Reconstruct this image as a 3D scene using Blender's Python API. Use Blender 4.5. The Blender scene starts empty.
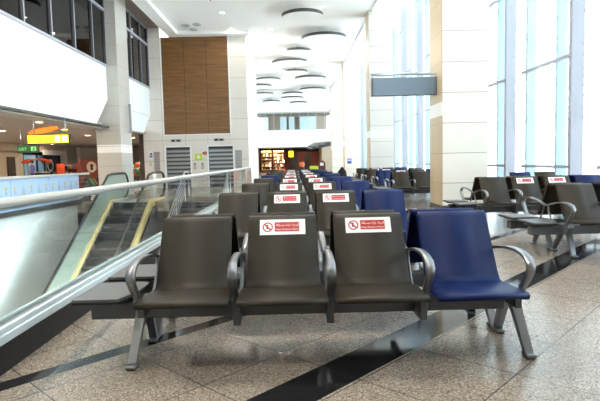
import bpy, bmesh, math, random
from mathutils import Vector, Matrix
random.seed(7)
C = bpy.context.scene.collection
PI = math.pi

# ------------------------------------------------------------------ camera
F_PX, VPX, VPY, ROLL, CAM_H = 515.0, 293.0, 161.5, math.radians(1.4), 1.22
d = Vector((VPX - 300, -(VPY - 200.5), -F_PX)).normalized()
u = Vector((-math.sin(ROLL), math.cos(ROLL), 0)); u = (u - d * u.dot(d)).normalized()
x = d.cross(u)
cam_data = bpy.data.cameras.new('camera'); cam = bpy.data.objects.new('camera', cam_data); C.objects.link(cam)
cam_data.sensor_fit = 'HORIZONTAL'; cam_data.sensor_width = 36.0; cam_data.lens = 36.0 * F_PX / 600.0
cam_data.clip_end = 500
cam.matrix_world = Matrix(((x.x, x.y, x.z, 0), (d.x, d.y, d.z, 0), (u.x, u.y, u.z, CAM_H), (0, 0, 0, 1)))
bpy.context.scene.camera = cam

def px_ray(px, py):
    v = Vector((px - 300, -(py - 200.5), -F_PX))
    return Vector((x.dot(v), d.dot(v), u.dot(v)))
def hit(px, py, axis, val):
    """the world point a direction from the camera reaches on a plane"""
    r = px_ray(px, py); o = Vector((0, 0, CAM_H))
    return o + r * ((val - o[axis]) / r[axis])

# ------------------------------------------------------------------ materials
def mat(name, col, rough=0.5, metal=0.0, spec=0.5, emit=None, estr=0.0, coat=0.0):
    m = bpy.data.materials.new(name); m.use_nodes = True
    b = m.node_tree.nodes['Principled BSDF']
    b.inputs['Base Color'].default_value = (*col, 1); b.inputs['Roughness'].default_value = rough
    b.inputs['Metallic'].default_value = metal; b.inputs['Specular IOR Level'].default_value = spec
    b.inputs['Coat Weight'].default_value = coat
    if emit:
        b.inputs['Emission Color'].default_value = (*emit, 1); b.inputs['Emission Strength'].default_value = estr
    return m
class NT:
    def __init__(s, m):
        s.t = m.node_tree; s.n = s.t.nodes; s.l = s.t.links; s.b = s.n['Principled BSDF']
    def node(s, typ, **kw):
        n = s.n.new(typ)
        for k, v in kw.items(): setattr(n, k, v)
        return n
    def link(s, a, b): s.l.new(a, b)
    def math(s, op, a, b=None, c=None):
        n = s.node('ShaderNodeMath', operation=op)
        for i, v in enumerate((a, b, c)):
            if v is None: continue
            if isinstance(v, (int, float)): n.inputs[i].default_value = v
            else: s.link(v, n.inputs[i])
        return n.outputs[0]
    def mix(s, f, a, b):
        n = s.node('ShaderNodeMix', data_type='RGBA')
        for sock, v in ((n.inputs[0], f), (n.inputs[6], a), (n.inputs[7], b)):
            if isinstance(v, (int, float)): sock.default_value = v
            elif isinstance(v, tuple): sock.default_value = (*v, 1)
            else: s.link(v, sock)
        return n.outputs[2]
    def pos(s):
        g = s.node('ShaderNodeNewGeometry'); return g.outputs['Position']
    def xyz(s, v):
        n = s.node('ShaderNodeSeparateXYZ'); s.link(v, n.inputs[0]); return n.outputs
    def scale(s, v, sc):
        n = s.node('ShaderNodeVectorMath', operation='MULTIPLY'); s.link(v, n.inputs[0]); n.inputs[1].default_value = sc
        return n.outputs[0]
    def noise(s, v, scale, detail=3, rough=.6):
        n = s.node('ShaderNodeTexNoise'); n.inputs['Scale'].default_value = scale; n.inputs['Detail'].default_value = detail
        n.inputs['Roughness'].default_value = rough
        s.link(v, n.inputs['Vector']); return n.outputs['Fac']
    def ramp(s, f, stops, const=False):
        n = s.node('ShaderNodeValToRGB'); cr = n.color_ramp
        if const: cr.interpolation = 'CONSTANT'
        while len(cr.elements) < len(stops): cr.elements.new(0.5)
        for e, (p, c) in zip(cr.elements, stops): e.position = p; e.color = (*c, 1)
        s.link(f, n.inputs[0]); return n.outputs[0]
    def base(s, c): s.link(c, s.b.inputs['Base Color'])
    def line(s, v, period, offset, half):
        """1 on thin lines at offset + k*period"""
        w = s.math('WRAP', s.math('SUBTRACT', v, offset), period / 2, -period / 2)
        return s.math('LESS_THAN', s.math('ABSOLUTE', w), half)

M = {}
# terrazzo floor: chips, thin diagonal joints, two inlaid black granite bands
m = mat('terrazzo', (.4, .37, .33), .17, spec=.5); t = NT(m)
p = t.pos(); X, Y, Z = t.xyz(p)
v1 = t.node('ShaderNodeTexVoronoi'); v1.inputs['Scale'].default_value = 140; t.link(p, v1.inputs['Vector'])
r1 = t.xyz(v1.outputs['Color'])[0]
chips = t.ramp(r1, [(0, (.10, .08, .065)), (.10, (.205, .165, .13)), (.38, (.265, .22, .18)), (.68, (.33, .285, .24)), (.9, (.44, .39, .335))], True)
big = t.noise(p, .55, 2)
tone = t.ramp(big, [(.3, (.88, .88, .88)), (.7, (1.06, 1.05, 1.04))])
mul = t.node('ShaderNodeMix', data_type='RGBA', blend_type='MULTIPLY'); mul.inputs[0].default_value = 1
t.link(chips, mul.inputs[6]); t.link(tone, mul.inputs[7])
D_ = t.math('ADD', t.math('MULTIPLY', X, -.719), t.math('MULTIPLY', Y, .695))
E_ = t.math('ADD', t.math('MULTIPLY', X, .695), t.math('MULTIPLY', Y, .719))
band1 = t.math('COMPARE', D_, 1.84, .14); band2 = t.math('COMPARE', D_, 3.16, .065)
band = t.math('MAXIMUM', band1, band2)
jd = t.line(D_, .62, 1.06, .0035); je = t.line(E_, .62, 1.0, .0035)
joint = t.math('MAXIMUM', jd, je)
c1 = t.mix(joint, mul.outputs[2], (.06, .05, .045))
black = t.mix(je, (.012, .012, .014), (.035, .033, .03))
t.base(t.mix(band, c1, black))
t.link(t.math('SUBTRACT', .2, t.math('MULTIPLY', band, .1)), t.b.inputs['Roughness'])
M['floor'] = m
M['floor_pale'] = mat('pale_floor', (.55, .53, .5), .35)

def stone(name, colA, colB, period, off, band_z=None, rough=.35, vertical=None):
    m = mat(name, colA, rough); t = NT(m); p = t.pos(); X, Y, Z = t.xyz(p)
    n = t.noise(t.scale(p, (1, 1, 2.2)), 2.4, 5)
    n2 = t.noise(p, 14, 3)
    c = t.mix(t.math('MULTIPLY', t.math('ADD', n, n2), .5), colA, colB)
    row = t.math('FLOOR', t.math('DIVIDE', t.math('SUBTRACT', Z, off), period))
    var = t.math('FRACT', t.math('MULTIPLY', t.math('SINE', t.math('MULTIPLY', row, 12.9)), 43.7))
    c = t.mix(t.math('MULTIPLY', var, .18), c, tuple(v * .72 for v in colB))
    if band_z is not None:
        c = t.mix(t.math('COMPARE', Z, band_z, .16), c, (.86, .86, .84))
    j = t.line(Z, period, off, .008)
    if vertical: j = t.math('MAXIMUM', j, t.line(X, vertical[0], vertical[1], .006))
    t.base(t.mix(j, c, (.38, .31, .23)))
    return m
M['stone'] = stone('travertine', (.80, .77, .71), (.74, .71, .65), .71, .62, 2.38)
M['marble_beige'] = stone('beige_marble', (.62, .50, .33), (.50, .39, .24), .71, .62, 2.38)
M['stone_left'] = stone('travertine_grey', (.55, .53, .49), (.48, .46, .42), .8, .4, 1.9)
M['stone_wall'] = stone('lobby_stone', (.80, .77, .72), (.74, .71, .66), 1.05, .35, None, .4, (1.15, -2.1))
M['white'] = mat('white_paint', (.86, .88, .88), .55)
M['ceiling'] = mat('ceiling_paint', (.9, .9, .89), .6)
M['bulkhead'] = mat('bulkhead_white', (.86, .93, .94), .4)
M['white_floor'] = mat('lower_floor_white', (.82, .84, .84), .4)
M['satin'] = mat('satin_green_glass', (.27, .33, .28), .25)
M['groove'] = mat('groove_grey', (.45, .48, .48), .5)
M['disc_rim'] = mat('disc_rim_grey', (.07, .075, .075), .5)
M['soffit'] = mat('soffit_brown', (.24, .20, .17), .5)
M['soffit_pale'] = mat('soffit_pale', (.42, .38, .35), .5)
M['pane_blue'] = mat('pane_blue', (.45, .60, .68), .4)
M['soffit_grey'] = mat('soffit_grey', (.42, .41, .40), .35)
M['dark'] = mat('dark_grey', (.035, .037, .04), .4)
M['black'] = mat('black_gloss', (.010, .010, .011), .4, spec=.25)
M['rail_steel'] = mat('rail_steel', (.62, .61, .58), .3, .45)
M['rubber'] = mat('black_rubber', (.015, .015, .016), .45)
M['steel'] = mat('brushed_steel', (.62, .63, .64), .28, 1)
M['alu'] = mat('cast_aluminium', (.26, .267, .285), .36, .9)
M['alu_dark'] = mat('grey_enamel', (.085, .088, .095), .38, .2)
M['brass'] = mat('brass', (.95, .74, .34), .3, .4)
M['rail_base'] = mat('pale_enamel', (.56, .63, .66), .25)
M['mullion'] = mat('mullion_blue_grey', (.40, .56, .64), .4)
M['mullion_bar'] = mat('mullion_bar_grey', (.34, .35, .41), .4)
M['mullion_dark'] = mat('mullion_dark', (.10, .105, .12), .35, .3)
def seatmat(name, a, b):
    m = mat(name, a, .46, 0, .2); t = NT(m)
    tc = t.node('ShaderNodeTexCoord')
    n = t.noise(tc.outputs['Object'], 60, 2)
    t.base(t.mix(n, a, b)); 
    v = t.node('ShaderNodeTexVoronoi'); v.inputs['Scale'].default_value = 240; t.link(tc.outputs['Object'], v.inputs['Vector'])
    bp = t.node('ShaderNodeBump'); bp.inputs['Strength'].default_value = .12; bp.inputs['Distance'].default_value = .001
    t.link(v.outputs['Distance'], bp.inputs['Height']); t.link(bp.outputs[0], t.b.inputs['Normal'])
    return m
M['seat_grey'] = seatmat('seat_charcoal', (.028, .0220, .0155), (.035, .028, .020))
M['seat_blue'] = seatmat('seat_blue', (.0006, .009, .066), (.0008, .012, .085))
M['table'] = mat('table_laminate', (.09, .09, .095), .38, spec=.4)
M['st_white'] = mat('sticker_white', (.86, .86, .88), .4)
M['st_red'] = mat('sticker_red', (.46, .016, .012), .45)
M['st_black'] = mat('sticker_black', (.03, .03, .03), .4)
def glass(name, tint, gloss=.06, frit=False):
    m = bpy.data.materials.new(name); m.use_nodes = True; nt = m.node_tree; nt.nodes.clear()
    o = nt.nodes.new('ShaderNodeOutputMaterial'); tr = nt.nodes.new('ShaderNodeBsdfTransparent'); tr.inputs[0].default_value = (*tint, 1)
    g = nt.nodes.new('ShaderNodeBsdfGlossy'); g.inputs['Roughness'].default_value = .02
    fr = nt.nodes.new('ShaderNodeFresnel'); fr.inputs['IOR'].default_value = 1.45
    mx = nt.nodes.new('ShaderNodeMixShader')
    ma = nt.nodes.new('ShaderNodeMath'); ma.operation = 'MULTIPLY'; ma.inputs[1].default_value = gloss
    nt.links.new(fr.outputs[0], ma.inputs[0]); nt.links.new(ma.outputs[0], mx.inputs[0])
    nt.links.new(tr.outputs[0], mx.inputs[1]); nt.links.new(g.outputs[0], mx.inputs[2])
    out = mx.outputs[0]
    if frit:
        geo = nt.nodes.new('ShaderNodeNewGeometry'); sx = nt.nodes.new('ShaderNodeSeparateXYZ'); nt.links.new(geo.outputs['Position'], sx.inputs[0])
        def mt(op, a, b=None):
            n = nt.nodes.new('ShaderNodeMath'); n.operation = op
            for i, v in enumerate((a, b)):
                if v is None: continue
                if isinstance(v, (int, float)): n.inputs[i].default_value = v
                else: nt.links.new(v, n.inputs[i])
            return n.outputs[0]
        ln = mt('LESS_THAN', mt('FRACT', mt('MULTIPLY', mt('ADD', sx.outputs[1], sx.outputs[2]), 4.0)), .3)
        ln = mt('MULTIPLY', ln, mt('GREATER_THAN', sx.outputs[2], 2.0))
        df = nt.nodes.new('ShaderNodeBsdfDiffuse'); df.inputs[0].default_value = (.75, .8, .82, 1)
        m2 = nt.nodes.new('ShaderNodeMixShader'); nt.links.new(mt('MULTIPLY', ln, .34), m2.inputs[0])
        nt.links.new(out, m2.inputs[1]); nt.links.new(df.outputs[0], m2.inputs[2]); out = m2.outputs[0]
    nt.links.new(out, o.inputs[0]); return m
M['glass'] = glass('clear_glass', (.96, .98, .97), .3)
M['glass_win'] = glass('window_glass', (.95, .98, .99), .5, True)
M['glass_smoke'] = glass('gallery_glass', (.62, .62, .60), 1.0)
# wood cladding
m = mat('wood_cladding', (.3, .13, .05), .38); t = NT(m); p = t.pos(); X, Y, Z = t.xyz(p)
n = t.noise(t.scale(p, (.35, .35, 9)), 3.0, 6, .7)
c = t.ramp(n, [(.32, (.11, .046, .012)), (.5, (.185, .085, .024)), (.68, (.27, .135, .042))])
jx = t.line(X, 1.14, -6.62, .012); jz = t.line(Z, .62, .1, .012)
t.base(t.mix(t.math('MAXIMUM', jx, t.math('MULTIPLY', jz, .35)), c, (.05, .018, .006)))
M['wood'] = m
def lamp(name, col, s): 
    return mat(name, col, .5, emit=col, estr=s)
M['lamp_warm'] = lamp('lamp_warm', (1, .72, .36), 14)
M['lamp_yellow'] = lamp('lamp_yellow', (1, .62, .16), 5)
M['lamp_white'] = lamp('lamp_white', (1, .90, .70), 4)
M['sign_yellow'] = lamp('sign_yellow', (1, .60, .02), 1.9)
M['glow_orange'] = mat('glow_orange', (.75, .18, .01), .4, emit=(1, .25, .01), estr=.9)
M['sign_letter'] = mat('sign_letter', (.6, .2, .01), .4)
M['sign_white'] = lamp('sign_white', (1, .95, .8), 2.6)
M['sign_green'] = mat('sign_green', (.006, .07, .018), .4, emit=(.01, .3, .05), estr=.06)
M['sign_green_lt'] = mat('sign_green_light', (.2, .55, .2), .4, emit=(.4, 1, .4), estr=.12)
M['hang_grey'] = mat('sign_slate', (.165, .22, .285), .4)
M['blue_sign'] = mat('sign_blue', (.02, .07, .42), .4)
M['lime'] = mat('lime_paper', (.55, .75, .04), .5)
M['frieze'] = None
m = mat('frieze_print', (.40, .56, .80), .35); M['frieze'] = m
M['motif'] = mat('frieze_motif', (.36, .44, .52), .5); M['motif_y'] = mat('frieze_motif_yellow', (.55, .50, .22), .5)
M['beige'] = mat('beige_wall', (.52, .43, .32), .5)
M['pier'] = mat('pale_pier', (.55, .52, .48), .5)
M['brown_dark'] = mat('dark_doorway', (.055, .04, .035), .5)
M['navy'] = mat('navy_glass', (.03, .05, .10), .2)
M['sky_panel'] = mat('blue_panel', (.20, .42, .62), .35)
M['red'] = mat('red_fabric', (.60, .07, .02), .6)
M['maroon'] = mat('maroon_panel', (.16, .03, .02), .5)
M['tan'] = mat('tan_disc', (.62, .50, .36), .5)
M['skin'] = mat('skin', (.36, .20, .13), .55)
M['hair'] = mat('hair_black', (.012, .010, .01), .6)
M['shirt'] = mat('violet_shirt', (.12, .11, .34), .8)
M['trouser'] = mat('dark_trousers', (.03, .03, .04), .8)
M['green'] = mat('green_stripe', (.02, .30, .09), .5)
M['orange'] = mat('orange_plastic', (.70, .15, .03), .4)
M['lift_dark'] = mat('lift_dark', (.10, .11, .12), .3, .4)
M['lift_strip'] = mat('lift_strip', (.42, .45, .47), .3, .6)
M['panel_grey'] = mat('panel_grey', (.33, .33, .34), .4, .3)
M['teal'] = mat('far_teal', (.42, .68, .74), .7)
M['apron'] = mat('apron_concrete', (.75, .75, .74), .9)
M['yellow_sign'] = lamp('shop_yellow', (1, .72, .02), 1.6)
M['rear_added'] = mat('rear_added_brown', (.19, .175, .16), .6)
M['cloth_black'] = mat('black_cloth', (.008, .008, .009), .85)

# ------------------------------------------------------------------ mesh builder
class MB:
    def __init__(s): s.bm = bmesh.new(); s.mats = []; s.cur = 0
    def m(s, name):
        if name not in s.mats: s.mats.append(name)
        s.cur = s.mats.index(name); return s
    def _f(s, faces, smooth=False):
        for f in faces: f.material_index = s.cur; f.smooth = smooth
    def box(s, x0, x1, y0, y1, z0, z1, bevel=0):
        r = bmesh.ops.create_cube(s.bm, size=1)
        vs = r['verts']
        for v in vs: v.co = Vector(((x0 + x1) / 2 + v.co.x * (x1 - x0), (y0 + y1) / 2 + v.co.y * (y1 - y0), (z0 + z1) / 2 + v.co.z * (z1 - z0)))
        fs = list({f for v in vs for f in v.link_faces}); s._f(fs)
        if bevel:
            es = list({e for v in vs for e in v.link_edges})
            rr = bmesh.ops.bevel(s.bm, geom=es, offset=bevel, segments=2, profile=.5, affect='EDGES'); s._f(rr['faces'], True)
        return s
    def prism(s, pts, vec, smooth=False):
        """a polygon of 3-D points pushed along vec"""
        vec = Vector(vec); a = [s.bm.verts.new(p) for p in pts]; b = [s.bm.verts.new(Vector(p) + vec) for p in pts]
        n = len(pts); fs = [s.bm.faces.new(a), s.bm.faces.new(b[::-1])]; s._f(fs)
        side = [s.bm.faces.new((a[i], b[i], b[(i + 1) % n], a[(i + 1) % n])) for i in range(n)]; s._f(side, smooth)
        bmesh.ops.recalc_face_normals(s.bm, faces=fs + side); return s
    def tube(s, pts, r, seg=10, caps=True):
        pts = [Vector(p) for p in pts]; rings = []; up = None
        rs = r if isinstance(r, (list, tuple)) else [r] * len(pts)
        for i, p in enumerate(pts):
            dd = (pts[min(i + 1, len(pts) - 1)] - pts[max(i - 1, 0)]).normalized()
            if up is None: up = Vector((0, 0, 1)) if abs(dd.z) < .9 else Vector((1, 0, 0))
            a = dd.cross(up).normalized(); b = a.cross(dd).normalized(); up = b
            rings.append([s.bm.verts.new(p + (a * math.cos(2 * PI * k / seg) + b * math.sin(2 * PI * k / seg)) * rs[i]) for k in range(seg)])
        fs = []
        for i in range(len(rings) - 1):
            for k in range(seg): fs.append(s.bm.faces.new((rings[i][k], rings[i][(k + 1) % seg], rings[i + 1][(k + 1) % seg], rings[i + 1][k])))
        s._f(fs, True)
        if caps: s._f([s.bm.faces.new(rings[0][::-1]), s.bm.faces.new(rings[-1])])
        bmesh.ops.recalc_face_normals(s.bm, faces=fs); return s
    def strip(s, prof, width, axis_o=Vector((0, 0, 0)), thick=.02, smooth=True):
        """sheet: (y,z) centreline swept across x from 0..width, given thickness; closed"""
        n = len(prof); nor = []
        for i in range(n):
            a = prof[max(i - 1, 0)]; b = prof[min(i + 1, n - 1)]; tx, tz = b[0] - a[0], b[1] - a[1]; L = math.hypot(tx, tz)
            nor.append((-tz / L, tx / L))
        w = width if isinstance(width, (list, tuple)) else [width] * n
        def row(sx, sn): return [s.bm.verts.new(axis_o + Vector((sx * w[i] / 2, prof[i][0] + nor[i][0] * thick / 2 * sn, prof[i][1] + nor[i][1] * thick / 2 * sn))) for i in range(n)]
        A, B, Cc, Dd = row(-1, 1), row(1, 1), row(1, -1), row(-1, -1); fs = []; fl = []
        for i in range(n - 1):
            fs.append(s.bm.faces.new((A[i], B[i], B[i + 1], A[i + 1]))); fs.append(s.bm.faces.new((Cc[i], Dd[i], Dd[i + 1], Cc[i + 1])))
            fl.append(s.bm.faces.new((B[i], Cc[i], Cc[i + 1], B[i + 1]))); fl.append(s.bm.faces.new((Dd[i], A[i], A[i + 1], Dd[i + 1])))
        fl += [s.bm.faces.new((A[0], Dd[0], Cc[0], B[0])), s.bm.faces.new((A[-1], B[-1], Cc[-1], Dd[-1]))]
        s._f(fs, smooth); s._f(fl, False); bmesh.ops.recalc_face_normals(s.bm, faces=fs + fl); return s
    def disc(s, c, r, h, seg=40, axis='z', rx=None):
        c = Vector(c); rx = rx or r; P = []
        for k in range(seg):
            a = 2 * PI * k / seg; ca, sa = rx * math.cos(a), r * math.sin(a)
            P.append(c + {'z': Vector((ca, sa, 0)), 'y': Vector((ca, 0, sa)), 'x': Vector((0, ca, sa))}[axis])
        vec = {'z': (0, 0, h), 'y': (0, h, 0), 'x': (h, 0, 0)}[axis]
        return s.prism(P, vec, True)
    def ring(s, c, r0, r1, h, seg=32, axis='y'):
        c = Vector(c)
        def pt(r, a, o): 
            ca, sa = r * math.cos(a), r * math.sin(a)
            return c + {'z': Vector((ca, sa, o)), 'y': Vector((ca, o, sa)), 'x': Vector((o, ca, sa))}[axis]
        R = [[s.bm.verts.new(pt(r, 2 * PI * k / seg, o)) for k in range(seg)] for r, o in ((r0, 0), (r1, 0), (r1, h), (r0, h))]; fs = []
        for j in range(4):
            for k in range(seg): fs.append(s.bm.faces.new((R[j][k], R[j][(k + 1) % seg], R[(j + 1) % 4][(k + 1) % seg], R[(j + 1) % 4][k])))
        s._f(fs); bmesh.ops.recalc_face_normals(s.bm, faces=fs); return s
    def ball(s, c, r, sc=(1, 1, 1), seg=14):
        r_ = bmesh.ops.create_uvsphere(s.bm, u_segments=seg, v_segments=max(6, seg * 2 // 3), radius=r)
        for v in r_['verts']: v.co = Vector(c) + Vector((v.co.x * sc[0], v.co.y * sc[1], v.co.z * sc[2]))
        s._f({f for v in r_['verts'] for f in v.link_faces}, True); return s
    def text(s, body, size, width, mtx):
        cu = bpy.data.curves.new('lettering', 'FONT'); cu.body = body; cu.size = size; cu.resolution_u = 2
        o = bpy.data.objects.new('lettering', cu); C.objects.link(o)
        me = bpy.data.meshes.new_from_object(o); bpy.data.objects.remove(o); bpy.data.curves.remove(cu)
        xs = [v.co.x for v in me.vertices]; w = max(xs) - min(xs); k = width / w if width else 1
        me.transform(Matrix.Translation((-min(xs), 0, 0))); me.transform(Matrix.Diagonal((k, 1, 1, 1))); me.transform(mtx)
        n0 = len(s.bm.faces); s.bm.from_mesh(me); bpy.data.meshes.remove(me)
        s.bm.faces.ensure_lookup_table(); s._f(s.bm.faces[n0:]); return s
    def mesh(s, name):
        me = bpy.data.meshes.new(name); s.bm.to_mesh(me); s.bm.free()
        for k in s.mats: me.materials.append(M[k])
        return me
    def build(s, name, parent=None, loc=None):
        return link(name, s.mesh(name), parent, loc)

def link(name, me, parent=None, loc=None):
    o = bpy.data.objects.new(name, me); C.objects.link(o)
    if parent: o.parent = parent
    if loc: o.location = loc
    return o
def tag(o, label, cat, group=None, kind=None):
    if label: o['label'] = label
    if cat: o['category'] = cat
    if group: o['group'] = group
    if kind: o['kind'] = kind
    return o
def thing(name, label, cat, loc=(0, 0, 0), rz=0, group=None):
    o = bpy.data.objects.new(name, None); C.objects.link(o); o.location = loc; o.rotation_euler = (0, 0, rz); o.empty_display_size = .2
    return tag(o, label, cat, group)
def struct(name, mb, parent=None):
    o = mb.build(name, parent)
    if not parent: o['kind'] = 'structure'
    return o
def lightobj(name, kind, energy, col, loc, size, parent=None, rot=None, size_y=None):
    l = bpy.data.lights.new(name, kind); l.energy = energy; l.color = col
    if kind == 'AREA':
        l.shape = 'RECTANGLE' if size_y else 'DISK'; l.size = size
        if size_y: l.size_y = size_y
    else: l.shadow_soft_size = size
    o = bpy.data.objects.new(name, l); C.objects.link(o); o.location = loc
    if rot: o.rotation_euler = rot
    if parent: o.parent = parent
    return o
ORD = ['nearest', 'second', 'third', 'fourth', 'fifth', 'sixth', 'seventh', 'eighth', 'ninth', 'tenth', 'eleventh', 'twelfth', 'thirteenth', 'fourteenth', 'fifteenth', 'sixteenth']

# ================================================================== THE SETTING
BX, RX, WX = -7.3, 3.65, 7.0        # gallery front, ceiling edge, window wall
YF = 58.0
b = MB().m('floor')
b.box(-1.95, 7.4, -3.6, 62, -.35, 0)
b.box(-4.2, -1.95, 19.0, 62, -.35, 0)
b.box(BX, -4.2, 17.3, 62, -.35, 0)
struct('floor', b)
struct('floor_left', MB().m('floor_pale').box(-22, BX, -3.6, 62, -.35, 0))
struct('floor_lower', MB().m('white_floor').box(-12, 8, -3.6, 30, -4.4, -4.2))
# void under the balustrade
struct('wall_void_left', MB().m('bulkhead').box(BX - .25, BX, -3.6, 17.3, -4.2, -.351).box(BX, BX + .03, -3.6, 17.3, -4.2, -.05))
struct('wall_lower_right', MB().m('white').box(7.2, 7.45, -3.6, 30, -4.2, -.35))
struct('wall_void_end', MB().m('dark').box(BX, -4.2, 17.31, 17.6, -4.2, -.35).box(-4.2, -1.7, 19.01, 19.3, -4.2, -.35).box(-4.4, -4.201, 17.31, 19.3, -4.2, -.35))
# ceiling: raised field with a lower perimeter band
b = MB().m('ceiling')
b.box(-5.65, RX, -3.6, 26.4, 7.86, 8.0)
b.box(-6.2, -5.65, -3.6, 27, 7.7, 8.4)
b.box(-5.65, -2.1, 26.4, 27, 7.7, 8.4)
b.box(-3.95, RX, 26.4, YF + .3, 7.86, 8.0)
struct('ceiling', b)
struct('ceiling_bay', MB().m('ceiling').box(RX, WX + .4, -3.6, YF + .3, 10.3, 10.5))
struct('wall_bay_upper', MB().m('white').box(RX, RX + .1, -3.6, YF, 7.8, 10.3))
struct('ceiling_gallery', MB().m('soffit').box(BX - .1, -6.2, -3.6, 27, 8.2, 8.45))
# left gallery front: white bulkhead, two bays, the lower corner cut where it meets the piers
struct('wall_rear_added', MB().m('rear_added').box(-22, 7.4, -3.9, -3.601, -4.2, 10.5))  # added unseen wall behind the camera, cuts light reaching the bench fronts
struct('wall_right_end', MB().m('white').box(WX, WX + .4, YF - .2, YF + .6, 0, 10.5))
def bulk(y0, y1, cut):
    zb, zt = 2.8, 5.12
    P = [(BX, y0, zb), (BX, y1 - cut, zb), (BX, y1, zb + 1.05), (BX, y1, zt), (BX, y0, zt)]
    bb = MB().m('bulkhead').prism(P, (-.25, 0, 0))
    bb.m('groove').box(BX, BX + .004, y0, y1 - (cut * .3), 3.70, 3.72)
    bb.m('mullion_bar').box(BX, BX + .05, y0, y1, 5.12, 5.2)
    return bb
struct('wall_left_front', bulk(-3.6, 20.8, 1.3)); struct('wall_left_back', bulk(22.2, 27.0, 1.4))
# soffit edge below the bulkhead
struct('trim_1', MB().m('dark').box(BX - .25, BX + .01, -3.6, 20.8, 2.74, 2.8).m('soffit_grey').box(BX - .9, BX - .25, -3.6, 20.8, 2.70, 2.8))
# gallery behind the upper windows
struct('wall_gallery', MB().m('soffit').box(-14.2, -14, -3.6, 27, 5.1, 8.2).box(-14, BX - .1, 26.75, 26.95, 5.1, 8.2))
struct('ceiling_gallery_room', MB().m('soffit').box(-14.2, BX - .1, -3.6, 27, 7.75, 7.9))
struct('floor_gallery', MB().m('soffit').box(-14.2, BX - .25, -3.6, 27, 5.0, 5.12))
ys1 = [-3.5, -3.0, -1.4, .2, 1.8, 3.4, 5.0, 6.6, 8.2, 9.8, 11.4, 13.0, 14.55, 16.2, 17.9, 19.5, 20.8]
ys2 = [22.2, 22.6, 24.1, 25.6, 26.9]
for i, ys in enumerate((ys1, ys2)):
    bb = MB().m('mullion_dark')
    for y in ys: bb.box(BX - .10, BX + .04, y - .045, y + .045, 5.2, 8.2)
    bb.m('mullion_bar').box(BX - .08, BX + .05, ys[0], ys[-1], 7.27, 7.36).box(BX - .08, BX + .05, ys[0], ys[-1], 8.12, 8.2)
    for y in ys: bb.box(BX + .04, BX + .055, y - .045, y - .01, 5.2, 8.2)
    w = struct('window_%d' % (i + 1), bb)
    MB().m('glass_smoke').box(BX - .03, BX - .02, ys[0], ys[-1], 5.2, 8.15).build('pane', w)
# left concourse under the gallery
struct('ceiling_concourse', MB().m('soffit_pale').box(-22, BX - .25, -3.6, 44, 2.8, 2.95).box(BX - .25, -4.15, 27.6, 44, 2.8, 2.95))
# lobby wall with lifts, in its own structure
LY = 27.0
b = MB().m('stone_wall').box(-7.7, -6.66, LY - .1, LY + .6, 0, 8.2)          # end pier
b.box(-6.66, -6.62, LY, LY + .6, 0, 2.76).box(-5.32, -4.42, LY, LY + .6, 0, 2.76).box(-3.1, -2.28, LY, LY + .6, 0, 2.76)
b.box(-6.62, -5.32, LY, LY + .6, 2.12, 2.76).box(-4.42, -3.1, LY, LY + .6, 2.12, 2.76)
b.box(-3.22, -2.28, LY, 34, 2.76, 7.9).box(-3.22, -2.28, LY + .6, 34, 0, 2.76)
struct('wall_lobby', b)
b = MB().m('wood').box(-6.62, -3.2, LY - .02, LY + .2, 2.76, 7.7); struct('wall_wood', b)
struct('trim_2', MB().m('white').box(-6.66, -6.62, LY - .06, LY + .1, 2.70, 7.7).box(-3.22, -3.16, LY - .06, LY + .1, 2.70, 7.7).box(-6.66, -3.16, LY - .06, LY + .1, 2.70, 2.76))
for i, (x0, x1) in enumerate(((-6.62, -5.32), (-4.42, -3.1))):
    bb = MB().m('lift_dark').box(x0, x1, LY + .12, LY + .2, 0, 2.12)
    bb.m('white').box(x0 - .04, x0 + .02, LY - .03, LY + .12, 0, 2.16).box(x1 - .02, x1 + .04, LY - .03, LY + .12, 0, 2.16).box(x0, x1, LY - .03, LY + .12, 2.1, 2.16)
    bb.m('dark').box(x0 + .02, x1 - .02, LY + .1, LY + .12, 2.0, 2.1)
    dr = struct('door_%d' % (i + 1), bb)
    sl = MB().m('lift_strip')
    for k in range(9): sl.box(x0 + .05, x1 - .05, LY + .09, LY + .12, .15 + k * .21, .15 + k * .21 + .11)
    sl.build('door_slats', dr)
# far side wall (beyond the lobby) and the end of the hall
struct('wall_left_far', MB().m('white').box(-4.15, -3.95, 34, YF, 0, 7.9))
b = MB().m('white').box(-4.0, 4.2, YF, YF + .3, 2.82, 4.75).box(-4.0, 4.2, YF, YF + .3, 6.72, 7.9)
struct('wall_end', b)
struct('wall_shop_end', MB().m('brown_dark').box(-4.2, 4.4, 65.8, 66, 0, 2.82).box(-4.2, -4.0, YF, 66, 0, 2.82).m('beige').box(3.3, 4.4, YF + .4, 66, 0, 2.82).m('brown_dark').box(-4.2, 4.4, YF + .3, 66, 2.82, 2.95))
struct('floor_end', MB().m('floor_pale').box(-4.2, 4.4, 62, 66, -.3, 0))
struct('wall_upper_end', MB().m('soffit').box(-4.2, 4.4, 66, 66.2, 4.7, 7.9).m('pane_blue').box(-4.1, -3.0, 65.5, 65.6, 4.8, 6.9).box(-1.5, -.7, 65.5, 65.6, 4.8, 6.9).box(-.4, .3, 65.5, 65.6, 4.8, 6.9).box(1, 3.0, 65.5, 65.6, 4.8, 6.9).m('soffit').box(-4.1, 4.3, 58.5, 58.7, 6.25, 6.9))
struct('ceiling_upper_end', MB().m('soffit').box(-4.2, 4.4, YF + .3, 66, 6.9, 7.0))
bb = MB().m('groove').box(-3.95, 4.2, YF, YF + .1, 6.60, 6.74)
for k in range(9): bb.box(-3.95 + k * .95, -3.91 + k * .95, YF + .02, YF + .08, 4.75, 6.72)
w = struct('window_3', bb)
MB().m('glass').box(-3.95, 4.2, YF + .04, YF + .06, 4.75, 6.6).build('pane', w)

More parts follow.
